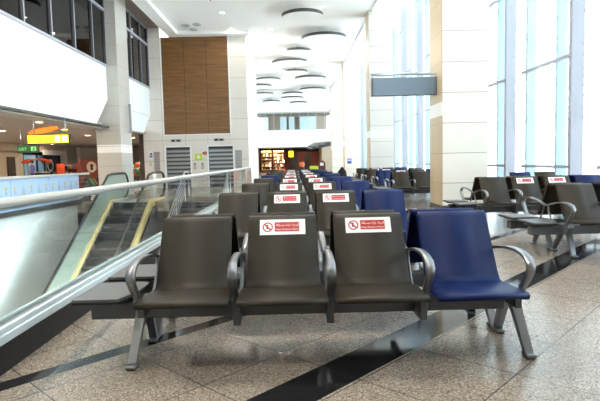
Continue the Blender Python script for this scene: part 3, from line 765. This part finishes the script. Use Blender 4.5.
# back wall and shop fronts at X = -18
SX = -18.0
def sy(px, py=160): return hit(px, py, 0, SX).y
def sz(px, py): return hit(px, py, 0, SX).z
yA, yB, yC, yD, yE, yF2, yG = sy(-6), sy(23), sy(60.5), sy(72), sy(78), sy(97), sy(104)
b = MB().m('beige').box(SX - .3, SX, 6, sy(6.5), 0, 2.8).box(SX - .3, SX, sy(17.5), yB, 0, 2.8).box(SX - .3, SX, sy(6.5), sy(17.5), 1.95, 2.8)
b.box(SX - .3, SX + .3, yD, yE, 0, 2.8).m('brown_dark').box(SX - 1.0, SX - .9, yE, 62, 0, 2.8).box(SX - .8, SX - .7, sy(6.5), sy(17.5), 0, 2.8)
b.m('pier').box(SX - .3, SX + .5, yC, yD, 0, 2.8)
struct('wall_concourse', b)
struct('trim_3', MB().m('beige').box(SX - .1, SX + .35, 6, yC, 2.32, 2.8).m('white').box(SX + .35, SX + .4, sy(38), yC, 2.1, 2.45))
r = thing('service_door', 'brown doorway in the beige wall at far left', 'door', (SX + .13, (sy(6.5) + sy(17.5)) / 2, 0)); hw = (sy(17.5) - sy(6.5)) / 2
MB().m('brown_dark').box(-.12, -.04, -hw, hw * .3, 0, 1.93).build('door_leaf', r); MB().m('pier').box(-.1, -.03, hw * .3, hw, 0, 1.93).build('side_panel', r)
MB().m('steel').box(-.04, .02, -hw * .1, hw * .0, .95, 1.0).build('handle', r)
# shop window with light blue and navy panels
r = thing('shop_window', 'navy and light blue lit shop front behind the red canopy', 'shop front', (SX, (yB + yC) / 2, 0)); hw = (yC - yB) / 2
MB().m('navy').box(-.28, -.1, -hw, hw, 0, 2.3).build('back_panel', r)
MB().m('sky_panel').box(-.1, -.06, -hw * .95, -hw * .35, .3, 2.1).box(-.1, -.06, -hw * .2, hw * .05, .3, 2.1).build('blue_panel', r)
MB().m('st_white').ring((-.06, hw * .42, 1.35), .35, .45, .03, 24, 'x').build('round_emblem', r)
MB().m('black').box(-.06, 0, -hw, hw, 2.1, 2.3).box(-.06, 0, -hw, -hw + .1, 0, 2.3).box(-.06, 0, hw - .1, hw, 0, 2.3).build('frame', r)
bb = MB().m('sky_panel')
for q in range(4): bb.box(-.06, -.05, hw * .55 + q * .3, hw * .55 + q * .3 + .16, .5, .9)
bb.build('display_items', r)
# red canopy and a person in front of the shop
KX = -15.5
p0_, p1_ = hit(24, 163, 0, KX), hit(49, 164, 0, KX)
cy_ = (p0_.y + p1_.y) / 2; hl = (p1_.y - p0_.y) / 2 * .82
r = thing('market_canopy', 'red curved canopy over a kiosk in front of the shops', 'canopy', (KX, cy_, 0))
prof_c = [(-hl * math.cos(PI * q / 10), 1.48 + .26 * math.sin(PI * q / 10)) for q in range(11)]
MB().m('red').strip(prof_c, .6, thick=.05).build('canopy_top', r)
for q in (-.9, .9): MB().m('steel').tube([(0, q * hl, 0), (0, q * hl, 1.52)], .03, 8).build('pole', r)
MB().m('dark').box(-.3, .3, -hl * .1, hl * .8, 0, .9, .02).m('st_white').box(-.32, .32, -hl * .12, hl * .82, .9, .94).build('counter', r)

def person(label, loc, h, rz, sm, tm, pose='stand'):
    r = thing('person', label, 'person', loc, rz)
    k_ = h / 1.72
    J = {'pel': (0, 0, .93), 'spi': (0, 0, 1.12), 'che': (0, .01, 1.30), 'nek': (0, 0, 1.45), 'hd0': (0, -.01, 1.53), 'hd1': (0, -.015, 1.60), 'hd2': (0, -.01, 1.68),
         'sL': (.17, 0, 1.40), 'eL': (.23, .02, 1.12), 'wL': (.22, -.10, .88), 'hL': (.215, -.13, .79), 'sR': (-.17, 0, 1.40), 'eR': (-.23, .02, 1.12), 'wR': (-.2, -.16, .95), 'hR': (-.19, -.22, .90),
         'tL': (.09, 0, .86), 'kL': (.10, -.02, .48), 'aL': (.10, .02, .09), 'fL': (.11, -.13, .035), 'tR': (-.09, 0, .86), 'kR': (-.10, -.02, .48), 'aR': (-.10, .02, .09), 'fR': (-.11, -.13, .035)}
    rad = dict(pel=.15, spi=.125, che=.145, nek=.055, hd0=.07, hd1=.088, hd2=.06, sL=.062, eL=.045, wL=.032, hL=.035, sR=.062, eR=.045, wR=.032, hR=.035, tL=.088, kL=.06, aL=.042, fL=.035, tR=.088, kR=.06, aR=.042, fR=.035)
    E = [('pel', 'spi'), ('spi', 'che'), ('che', 'nek'), ('nek', 'hd0'), ('hd0', 'hd1'), ('hd1', 'hd2'), ('che', 'sL'), ('sL', 'eL'), ('eL', 'wL'), ('wL', 'hL'), ('che', 'sR'), ('sR', 'eR'), ('eR', 'wR'), ('wR', 'hR'),
         ('pel', 'tL'), ('tL', 'kL'), ('kL', 'aL'), ('aL', 'fL'), ('pel', 'tR'), ('tR', 'kR'), ('kR', 'aR'), ('aR', 'fR')]
    names = list(J); me = bpy.data.meshes.new('body'); me.from_pydata([Vector(J[n]) * k_ for n in names], [(names.index(a_), names.index(b_)) for a_, b_ in E], [])
    o = bpy.data.objects.new('body', me); C.objects.link(o)
    o.modifiers.new('skin', 'SKIN'); 
    sv = me.skin_vertices[0].data
    for i_, n in enumerate(names): sv[i_].radius = (rad[n] * k_, rad[n] * k_ * (.72 if n in ('pel', 'spi', 'che') else 1))
    sv[0].use_root = True
    o.modifiers.new('sub', 'SUBSURF').levels = 2
    dg = bpy.context.evaluated_depsgraph_get(); me2 = bpy.data.meshes.new_from_object(o.evaluated_get(dg)); bpy.data.objects.remove(o)
    me2.materials.clear()
    for q in ('skin', sm, tm): me2.materials.append(M[q])
    for f in me2.polygons:
        f.use_smooth = True; c0 = f.center / k_
        f.material_index = 0 if c0.z > 1.46 or (abs(c0.x) > .16 and c0.z < .92) else (1 if c0.z > .93 else 2)
    link('body', me2, r)
    MB().m('hair').ball((0, .012 * k_, 1.645 * k_), .105 * k_, (.92, 1, .85)).build('hair', r)
    bb = MB().m('skin').ball((0, -.105 * k_, 1.585 * k_), .016 * k_, (1, 1.2, 1.3), 8).ball((.088 * k_, 0, 1.59 * k_), .022 * k_, (.5, 1, 1.4), 8).ball((-.088 * k_, 0, 1.59 * k_), .022 * k_, (.5, 1, 1.4), 8)
    bb.m('hair').ball((.032 * k_, -.088 * k_, 1.61 * k_), .011 * k_, (1, .6, .8), 8).ball((-.032 * k_, -.088 * k_, 1.61 * k_), .011 * k_, (1, .6, .8), 8).box(-.025 * k_, .025 * k_, -.098 * k_, -.088 * k_, 1.545 * k_, 1.552 * k_)
    bb.build('face', r)
    return r
pp = hit(32, 166, 0, -14.6)
person('person in violet-blue shirt standing under the red canopy', (-14.6, pp.y, 0), 1.62, PI / 2 + PI, 'shirt', 'trouser')
# red display racks before the pale pier
r = thing('display_rack', 'red merchandise rack at the foot of the pale pier', 'rack', (SX + 1.3, hit(67, 168, 0, SX + 1.3).y, 0)); hw = (hit(73.5, 168, 0, SX + 1.3).y - hit(60.5, 168, 0, SX + 1.3).y) / 2
MB().m('red').box(-.3, -.26, -hw, hw, 0, 1.45).box(-.3, .3, -hw, -hw + .06, 0, 1.45).box(-.3, .3, hw - .06, hw, 0, 1.45).build('frame', r)
for q in range(3): MB().m('red').box(-.3, .3, -hw, hw, .25 + q * .4, .29 + q * .4).build('shelf', r)
bb = MB()
for q in range(3):
    yq = -hw + .12
    while yq < hw - .25:
        bb.m(random.choice(['navy', 'st_white', 'sky_panel', 'tan', 'black'])).box(-.2, .2, yq, yq + .2, .29 + q * .4, .29 + q * .4 + random.uniform(.15, .3)); yq += .26
bb.build('goods', r)['kind'] = 'stuff'
# maroon panel with round emblem
EX = -12.0
pa, pb_, pm = hit(79, 158, 0, EX), hit(96, 158, 0, EX), hit(90, 167, 0, EX)
r = thing('display_board', 'maroon board with a round tan emblem beside the left stone pier', 'board', (EX, pm.y, 0))
MB().m('maroon').box(-.08, .08, pa.y - pm.y, pb_.y - pm.y, 0, 1.62).m('brown_dark').box(-.1, .1, pa.y - pm.y, pb_.y - pm.y, 1.62, 2.3).build('board', r)
rr = (hit(96, 167, 0, EX).y - pm.y) * .78
MB().m('tan').disc((.08, 0, pm.z), .32, .02, 28, 'x', rr).build('emblem', r)
MB().m('black').prism([(.101, -.1 * rr / .35, pm.z - .17), (.101, .1 * rr / .35, pm.z - .17), (.101, .06 * rr / .35, pm.z + .02), (.101, .16 * rr / .35, pm.z + .08), (.101, 0, pm.z + .2), (.101, -.16 * rr / .35, pm.z + .08), (.101, -.06 * rr / .35, pm.z + .02)], (.006, 0, 0)).build('emblem_figure', r)
# dark slanted board with green and orange stripes
q0 = hit(83, 186, 0, -8.0)
r = thing('display_board', 'dark slanted board with green and orange stripes behind the balustrade end', 'board', (-8.0, q0.y, 0))
zz = lambda a_, b__: (0, hit(a_, b__, 0, -8.0).y - q0.y, hit(a_, b__, 0, -8.0).z)
MB().m('black').prism([zz(83, 189), zz(88, 177), zz(99, 178), zz(99, 189)], (-.12, 0, 0)).build('board', r)
MB().m('green').prism([(.006, *zz(88.5, 178)[1:]), (.006, *zz(91, 178)[1:]), (.006, *zz(96, 185)[1:]), (.006, *zz(93, 185)[1:])], (-.01, 0, 0)).build('green_stripe', r)
MB().m('orange').prism([(.006, *zz(92.5, 178)[1:]), (.006, *zz(94, 178)[1:]), (.006, *zz(98.5, 184.5)[1:]), (.006, *zz(97, 184.5)[1:])], (-.01, 0, 0)).build('orange_stripe', r)
MB().m('black').box(-.11, -.01, .2, .8, 0, .5).build('base', r)
# flower display in the passage right of the pier
fx, fy = -9.6, 31.0
q0 = hit(138, 172, 1, fy)
r = thing('flower_stand', 'stand of red, green and white flowers in the passage beside the pier', 'flowers', (q0.x, fy, 0))
MB().m('dark').tube([(0, 0, 0), (0, 0, .08)], .22, 14).tube([(0, 0, .06), (0, 0, .6)], .04, 8).build('pedestal', r)
bb = MB()
for q in range(70):
    a_ = random.uniform(0, 2 * PI); rr = random.uniform(.05, .36); zz_ = random.uniform(.55, 1.35)
    bb.m(random.choice(['green', 'red', 'st_white', 'maroon', 'green', 'red'])).ball((rr * math.cos(a_), rr * math.sin(a_), zz_), random.uniform(.05, .1), seg=8)
bb.build('blooms', r)['kind'] = 'stuff'
# concourse lamps
CL = [(-8.9, 14.2), (-10.5, 18.5), (-9.6, 22.0), (-12.2, 22.0), (-8.8, 18.2), (-13.2, 27.5), (-10.4, 26.5), (-15, 32), (-9.2, 30.0), (-11.5, 34.0), (-16.6, 28.0), (-16.6, 36.0)]
for i, (lx, ly) in enumerate(sorted(CL, key=lambda q: q[1])):
    r = thing('downlight', 'warm round downlight in the low soffit above the left shops, %s from camera' % ORD[i].replace('nearest', 'first'), 'ceiling light', (lx, ly, 2.8), 0, 'concourse downlights')
    MB().m('lamp_warm').disc((0, 0, -.012), .13, .006, 20).build('lens', r)
    MB().m('white').ring((0, 0, -.018), .13, .17, .018, 20, 'z').build('trim_ring', r)
    lightobj('lamp', 'AREA', 52, (1, .82, .62), (0, 0, -.03), .26, r)
# gallery lamps behind the upper glass
for i, (px_, py_) in enumerate(((42.5, 8.5), (53, 29), (77, 42), (62, 21), (128, 60), (128.5, 70), (139, 79))):
    g = hit(px_, py_, 2, 7.75)
    if g.x < -13.8: g = hit(px_, py_, 0, -13.6); zc = g.z
    else: zc = 7.75
    r = thing('gallery_downlight', 'yellow lamp glowing behind the upper left gallery glass, %s from camera' % ORD[i].replace('nearest', 'first'), 'ceiling light', (g.x, g.y, zc), 0, 'gallery lamps')
    MB().m('lamp_yellow').disc((0, 0, -.05), .25, .04, 18).build('lens', r); MB().m('white').ring((0, 0, -.05), .25, .29, .05, 18, 'z').build('trim_ring', r)
    if zc < 7.7: MB().m('steel').tube([(0, 0, 0), (0, 0, 7.75 - zc)], .012, 6).build('cord', r)
    lightobj('lamp', 'POINT', 130, (1, .74, .46), (0, 0, -.25), .12, r)

lightobj('lower_fill_light', 'AREA', 420, (.86, .97, 1), (-2.3, 7, -.42), .3, None, (0, math.radians(60), 0), 16).data.spread = math.radians(84)  # added fill strip without a fixture, brightens the void wall
for ly in (1, 6, 11, 15.5):
    for lx in (-.6, 2.6): lightobj('lower_fill_light', 'AREA', 170, (.93, .98, 1), (lx, ly, -.45), .5)  # more added fill under the slab, no fittings modelled
# ================================================================== FAR END OF THE HALL
# gold-lit shop on the left, dark shop with yellow sign on the right
for j, (x0, x1) in enumerate(((-3.8, -2.5), (-2.35, -1.0))):
    r = thing('display_shelf', ['glittering gold-lit shop shelves at the far end, left unit', 'glittering gold-lit shop shelves at the far end, right unit'][j], 'shelves', ((x0 + x1) / 2, 61.5, 0), 0, 'far shop shelves')
    w_ = (x1 - x0) / 2
    MB().m('maroon').box(-w_, w_, .3, .36, 0, 2.6).box(-w_, -w_ + .06, -.2, .3, 0, 2.6).box(w_ - .06, w_, -.2, .3, 0, 2.6).build('carcass', r)
    for q in range(6): MB().m('brass').box(-w_, w_, -.2, .3, .3 + q * .4, .33 + q * .4).build('shelf', r)
    MB().m('lamp_warm').box(-w_ + .1, w_ - .1, -.2, -.16, 2.45, 2.5).build('light_strip', r)
    bb = MB()
    for q in range(6):
        xq = -w_ + .1
        while xq < w_ - .18:
            s_ = random.uniform(.08, .2)
            bb.m(random.choice(['brass', 'maroon', 'st_white', 'black', 'tan', 'lamp_warm', 'black', 'red', 'brown_dark'])).box(xq, xq + s_, -.18, .2, .33 + q * .4, .33 + q * .4 + random.uniform(.1, .3)); xq += s_ + .03
    bb.build('goods', r)['kind'] = 'stuff'
lightobj('shop_fill_light', 'AREA', 160, (1, .75, .42), (-2.4, 60.6, 2.75), 1.8)  # added fill lights for the far shops, no fixtures
lightobj('shop_fill_light', 'AREA', 25, (1, .75, .5), (1.5, 62.5, 2.75), 1.5)
a = hit(291, 154, 1, 60); 
r = thing('hanging_sign', 'small lit yellow square sign at the far end of the hall', 'sign', (a.x, 60, a.z))
MB().m('black').box(-.3, .3, 0, .1, -.38, .38).build('sign_box', r); MB().m('yellow_sign').box(-.27, .27, -.01, 0, -.35, .35).build('lit_face', r)
MB().m('steel').tube([(0, .05, .38), (0, .05, 2.82 - a.z)], .02, 6).build('hanger', r)
tag(MB().m('maroon').box(-1.0, 3.2, 0, .2, 0, 2.4).m('brown_dark').box(-.4, .6, -.05, 0, 0, 2.2).box(1.4, 2.2, -.05, 0, 0, 2.2).build('shop_front', None, (0, 64, 0)), 'dark red-brown shop front behind the yellow sign at the far end', 'shop front')
# slanted grey awning
P = [hit(306, 147.5, 1, 49), hit(314, 142.5, 1, 49), hit(334, 140.5, 1, 49), hit(334, 145, 1, 49), hit(320, 148, 1, 49), hit(309, 149.5, 1, 49)]
r = thing('hanging_canopy', 'grey slatted canopy box jutting from the far right columns', 'canopy', (P[3].x, 49, P[3].z))
MB().m('alu_dark').prism([v - Vector((P[3].x, 49, P[3].z)) for v in P], (0, 1.2, 0)).build('canopy_box', r)
bb = MB().m('groove')
for q in range(4):
    a_ = P[0].lerp(P[1], (q + .5) / 4) - P[3]; c2 = P[5].lerp(P[2], (q + .5) / 4) - P[3]
    bb.tube([(a_.x, -.02, a_.z), (c2.x, -.02, c2.z)], .04, 6)
bb.build('slats', r)
MB().m('steel').box(-.1, .4, .3, .6, 0, .25).build('bracket', r)
# arched brown notice stand
a = hit(322, 169, 1, 27)
r = thing('notice_stand', 'dark red arched stand with a white notice beyond the benches', 'stand', (a.x, 27, 0)); h_ = hit(322, 160.5, 1, 27).z
MB().m('maroon').prism([(-.19, 0, .06), (.19, 0, .06), (.19, 0, h_ - .15), (.13, 0, h_ - .04), (0, 0, h_), (-.13, 0, h_ - .04), (-.19, 0, h_ - .15)], (0, .06, 0)).build('board', r)
MB().m('st_white').box(-.09, .09, -.008, 0, h_ - .27, h_ - .12).build('notice', r); MB().m('dark').box(-.22, .22, -.12, .18, 0, .06, .01).build('base', r)
# orange pot-like lamp, red and yellow-green boxes beyond benches
a = hit(302, 166, 1, 30); zt = hit(302, 161.8, 1, 30).z
r = thing('orange_drum', 'round orange drum on a dark pedestal at the far end', 'drum', (a.x, 30, 0))
MB().m('dark').tube([(0, 0, 0), (0, 0, a.z - .05)], .13, 12).build('pedestal', r)
MB().m('orange').tube([(0, 0, a.z - .05), (0, 0, a.z + .02), (0, 0, (a.z + zt) / 2 + .05), (0, 0, zt)], [.10, .15, .15, .11], 16).build('drum', r)
a = hit(314, 168.5, 1, 29); zt = hit(314, 166, 1, 29).z
r = thing('crowd_barrier', 'yellow-green barrier panel left of the arched stand', 'barrier', (a.x, 29, 0))
MB().m('lime').box(-.24, .24, 0, .05, zt - .18, zt).build('panel', r)
for q in (-.2, .2): MB().m('dark').box(q - .02, q + .02, 0, .05, 0, zt - .18).build('leg', r)
a = hit(283, 169, 1, 28); zt = hit(283, 167.6, 1, 28).z
r = thing('suitcase', 'red suitcase standing behind the far benches', 'suitcase', (a.x, 28, 0))
MB().m('red').box(-.2, .2, -.12, .12, .05, zt - .12, .03).build('shell', r); MB().m('dark').tube([(-.12, 0, zt - .14), (-.12, 0, zt), (.12, 0, zt), (.12, 0, zt - .14)], .014, 6).build('handle', r)
for q in (-.15, .15): MB().m('rubber').disc((q, -.08, .03), .03, .02, 12, 'x').disc((q, .06, .03), .03, .02, 12, 'x').build('wheel', r)
# black bag on the back of a seat
a = hit(343, 176, 1, 20.4)
r = thing('bag', 'black bag standing up behind the right end of the far benches', 'bag', (a.x, 20.75, 0))
zt = hit(343, 167, 1, 20.75).z
MB().m('cloth_black').tube([(0, 0, 0), (0, 0, .1), (0, 0, .55), (0, 0, zt - .18), (0, 0, zt - .08), (0, 0, zt)], [.15, .2, .2, .17, .09, .03], 16).build('body', r)
MB().m('cloth_black').tube([(-.1, -.12, zt - .2), (-.05, -.12, zt - .05), (.05, -.12, zt - .05), (.1, -.12, zt - .2)], .012, 6).build('strap', r)
# round clock and blue sign on the third column
a = hit(341, 140.5, 1, 35.2)
r = thing('wall_clock', 'pale round clock high on the far stone column', 'clock', (3.8, 35.2, hit(341, 140.5, 1, 35.2).z))
MB().m('groove').ring((0, -.05, 0), .24, .28, .05, 28, 'y').build('rim', r); MB().m('st_white').disc((0, -.03, 0), .24, .03, 28, 'y').build('dial', r)
MB().m('black').box(-.012, .012, -.035, -.03, 0, .17).box(0, .12, -.035, -.03, -.012, .012).build('hands', r)
r = thing('wall_sign', 'small blue square sign low on the far stone column', 'sign', (3.85, 35.2, .98))
MB().m('blue_sign').box(-.14, .14, -.012, 0, 0, .34).build('plate', r); MB().m('st_white').box(-.09, .09, -.015, -.012, .2, .27).build('symbol', r)
# socket on the big column
r = thing('wall_socket', 'small white socket low on the shaded side of the big column', 'socket', (3.55, 12.65, .2))
MB().m('st_white').box(-.012, 0, -.045, .045, 0, .14, .003).build('plate', r)

# ================================================================== LIGHT
w = bpy.data.worlds.new('World'); bpy.context.scene.world = w; w.use_nodes = True
nt = w.node_tree; bg = nt.nodes['Background']; bg.inputs[0].default_value = (.86, .96, 1.0, 1); bg.inputs[1].default_value = 3.5
sun = bpy.data.lights.new('sun', 'SUN'); sun.energy = 22; sun.angle = math.radians(1.5); sun.color = (.95, .98, 1)
so = bpy.data.objects.new('sun', sun); C.objects.link(so); so.rotation_euler = (0, math.radians(-14), 0)
sc = bpy.context.scene
sc.view_settings.view_transform = 'Standard'; sc.view_settings.look = 'None'; sc.view_settings.exposure = 0.5; sc.view_settings.gamma = 1
sc.view_settings.use_curve_mapping = False
try:
    sc.cycles.max_bounces = 8; sc.cycles.diffuse_bounces = 5; sc.cycles.transparent_max_bounces = 24; sc.cycles.use_denoising = True
    sc.cycles.sample_clamp_indirect = 6
except Exception: pass
